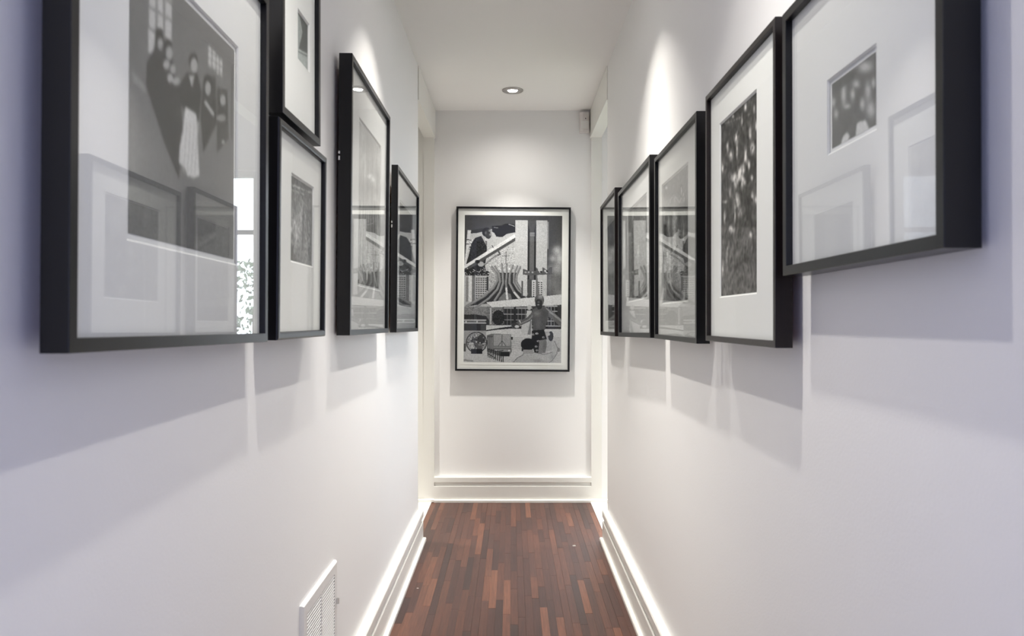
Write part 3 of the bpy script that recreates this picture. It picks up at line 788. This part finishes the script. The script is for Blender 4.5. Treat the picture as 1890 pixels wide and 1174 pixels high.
picture('poster_frame', 'tall thin black frame on the end wall holding a black and white collage poster', 'B', PY, px(839.8), px(1051.2), pz(685.4), pz(381.8),
        depth=0.034, face=0.0125, rec=0.003, window=(px(855.3), px(1035.5), pz(669.2), pz(397.3)), ink=ink_poster(), tone=(0.97, 0.97, 1.0), roll=-0.0085,
        m_glass=M_GLASS_HALF, border=0.0165, standoff=0.006, matted=False)

# ------------------------------------------------------------------ recessed downlights
def downlight(x, y, kind, label):
    r = empty('downlight', Matrix.Translation((x, y, H)))
    tag(r, label, 'ceiling light', 'recessed ceiling downlights')
    MB().lathe([(0.0635, 0.0), (0.0635, -0.003), (0.060, -0.0065), (0.046, -0.0085), (0.040, -0.0085), (0.034, -0.003), (0.034, 0.0)], 48).build('trim_ring', M_NICKEL, r, smooth=True)
    MB().lathe([(0.0345, -0.0015), (0.0335, -0.0045), (0.031, -0.0015)], 48).build('retaining_clip', M_STEEL, r, smooth=True)
    n = 32
    vs = [(0, 0, -0.0060)] + [(0.027 * math.cos(2 * math.pi * i / n), 0.027 * math.sin(2 * math.pi * i / n), -0.0050) for i in range(n)] + [(0.029 * math.cos(2 * math.pi * i / n), 0.029 * math.sin(2 * math.pi * i / n), -0.0010) for i in range(n)]
    fs = [(0, 1 + i, 1 + (i + 1) % n) for i in range(n)] + [(1 + i, n + 1 + i, n + 1 + (i + 1) % n, 1 + (i + 1) % n) for i in range(n)]
    MB().add(vs, fs).build('bulb', M_LAMP, r)
    for nm, pw, size, blend in (('downlight_beam', LAMP[kind][0], LAMP[kind][1], 1.0), ('downlight_spill', LAMP[kind][2], LAMP[kind][3], LAMP[kind][4])):
        d = bpy.data.lights.new(nm, 'SPOT')
        d.energy = pw; d.color = LAMP_COLOR
        d.spot_size = math.radians(size); d.spot_blend = blend; d.shadow_soft_size = 0.018
        o = bpy.data.objects.new(nm, d); COL.objects.link(o); o.parent = r
        o.location = (0, 0, -0.012)
    return r
downlight(0.004, 4.475, 'end', 'round nickel ceiling downlight, lit, before the end wall')
downlight(-1.15, 4.3, 'room', 'added fill light shaped as a ceiling downlight inside the left side room')  # unseen lamp, added so floor bounce brightens the corridor's far end
downlight(1.15, 4.3, 'room', 'added fill light shaped as a ceiling downlight inside the right side room')  # matching unseen fill lamp, added for bounce through the right doorway
for y, k, t in ((1.27, 'near', 'nearest the camera'), (2.66, 'mid', 'over the tall left frame')):
    downlight(-0.155, y, k, 'round nickel ceiling downlight, left one of the pair %s' % t)
    downlight(0.155, y, k, 'round nickel ceiling downlight, right one of the pair %s' % t)

# ------------------------------------------------------------------ motion detector
md = empty('motion_detector', Matrix.Translation((0.474, YB, 2.418)))
tag(md, 'small white motion detector in the upper right corner of the end wall', 'detector')
prof = [(-0.033, 0), (-0.033, -0.026), (-0.028, -0.034), (-0.012, -0.040), (0.012, -0.040), (0.028, -0.034), (0.033, -0.026), (0.033, 0)]
MB().prism(prof, lambda a, b: (a, b, 0.004), lambda a, b: (a * .98, b, 0.130)).build('housing', M_PLASTIC, md, bevel=0.003)
MB().prism([(a * .93, b * 1.0) for a, b in prof], lambda a, b: (a, b * .9, 0), lambda a, b: (a, b * .9, 0.006)).build('base_cap', M_PLASTIC, md)
MB().box(-0.026, 0.026, -0.0418, -0.036, 0.020, 0.072).build('lens_window', M_WHITEMETAL, md, bevel=0.002)
MB().box(0.003, 0.009, -0.0415, -0.038, 0.083, 0.090).build('indicator', M_DARK, md)

# ------------------------------------------------------------------ air vent on the left wall
VY0, VY1, VZ0, VZ1 = 1.790, 2.137, 0.205, 0.5105
vent = empty('air_vent', wall_matrix('L', (WL, (VY0 + VY1) / 2, VZ0)))
tag(vent, 'white louvred air vent low on the left wall', 'vent')
hw, vh = (VY1 - VY0) / 2, VZ1 - VZ0
bx = 0.031
b = MB()
pr = [(0, 0), (0, 0.006), (0.004, 0.010), (bx, 0.010), (bx, 0.0)]
b.prism(pr, lambda r, n: (-hw + r, r, n), lambda r, n: (hw - r, r, n))
b.prism(pr, lambda r, n: (-hw + r, vh - r, n), lambda r, n: (hw - r, vh - r, n))
b.prism(pr, lambda r, n: (-hw + r, r, n), lambda r, n: (-hw + r, vh - r, n))
b.prism(pr, lambda r, n: (hw - r, r, n), lambda r, n: (hw - r, vh - r, n))
b.build('face_plate', M_WHITEMETAL, vent)
MB().box(-hw + bx, hw - bx, bx, vh - bx, 0.0005, 0.0053).build('louvre_shade', M_VENT_SHADE, vent)  # dark sheet close behind the louvres, shade put into its colour
MB().box(-0.004, 0.004, bx, vh - bx, 0.002, 0.0098).build('centre_bar', M_WHITEMETAL, vent)
pitch = 0.0086
ns = int((vh - 2 * bx) / pitch)
me_s = None
for c0, c1 in ((-hw + bx, -0.004), (0.004, hw - bx)):
    for i in range(ns):
        z = vh - bx - 0.004 - i * pitch
        if me_s is None:
            wd = c1 - c0
            s = MB().prism([(0.0054, 0.0005), (0.0096, -0.0012), (0.0096, -0.0024), (0.0054, -0.0006)],
                           lambda n, q: (0, q, n), lambda n, q: (wd, q, n))
            o = s.build('louvre', M_WHITEMETAL, vent); me_s = o.data
        else:
            o = bpy.data.objects.new('louvre', me_s); COL.objects.link(o); o.parent = vent
        o.location = (c0, z, 0)
MB().box(hw - 0.012, hw - 0.006, vh * .60, vh * .60 + 0.016, 0.010, 0.016).build('damper_lever', M_STEEL, vent)

# ------------------------------------------------------------------ crumbs on the floor
def chip(x, y, s, label, seed):
    r = random.Random(seed); n = 7
    vs = [(s * r.uniform(.6, 1) * math.cos(2 * math.pi * i / n), s * .5 * r.uniform(.6, 1) * math.sin(2 * math.pi * i / n), 0.0) for i in range(n)]
    vs += [(a * .7, b_ * .7, s * .3) for a, b_, _ in vs]
    fs = [tuple(range(n, 2 * n)), tuple(range(n - 1, -1, -1))] + [(i, (i + 1) % n, n + (i + 1) % n, n + i) for i in range(n)]
    o = MB().add(vs, fs).build('plaster_chip', M_CHIP); o.location = (x, y, 0.0)
    tag(o, label, 'debris')
chip(0.3286, 3.943, 0.014, 'pale flake of plaster on the right side of the dark floor', 1)
chip(-0.42, 3.325, 0.006, 'tiny pale crumb on the dark floor by the left baseboard', 2)

# ------------------------------------------------------------------ shrub outside the side room's window
sh = empty('garden_shrub', Matrix.Translation((1.25, 6.6, -0.4)))
tag(sh, 'leafy shrub outside the side room window, mirrored in the large left frame', 'shrub')
lv = MB(); r = random.Random(3)
for i in range(1500):
    a = r.uniform(0, 2 * math.pi); hh = r.random() ** 0.8 * 1.9
    rad = (0.75 * (1 - (hh / 2.2) ** 2) + .1) * math.sqrt(r.random())
    c = Vector((math.cos(a) * rad, math.sin(a) * rad * .7, hh + .2))
    d1 = Vector((r.gauss(0, 1), r.gauss(0, 1), r.gauss(0, 1))).normalized() * r.uniform(.02, .045)
    d2 = d1.cross(Vector((r.gauss(0, 1), r.gauss(0, 1), r.gauss(0, 1)))).normalized() * r.uniform(.01, .022)
    lv.add([c - d1, c - d2, c + d1, c + d2], [(0, 1, 2, 3)])
me = bpy.data.meshes.new('foliage'); me.from_pydata(lv.v, [], lv.f); me.update(); me.materials.append(M_LEAF)
o = bpy.data.objects.new('foliage', me); COL.objects.link(o); o.parent = sh; o['kind'] = 'stuff'
MB().prism([(.03 * math.cos(i), .03 * math.sin(i)) for i in (0, 1.05, 2.1, 3.14, 4.2, 5.25)], lambda a, b: (a, b, 0), lambda a, b: (a * .3, b * .3, 1.7)).build('stem', M_BARK, sh)
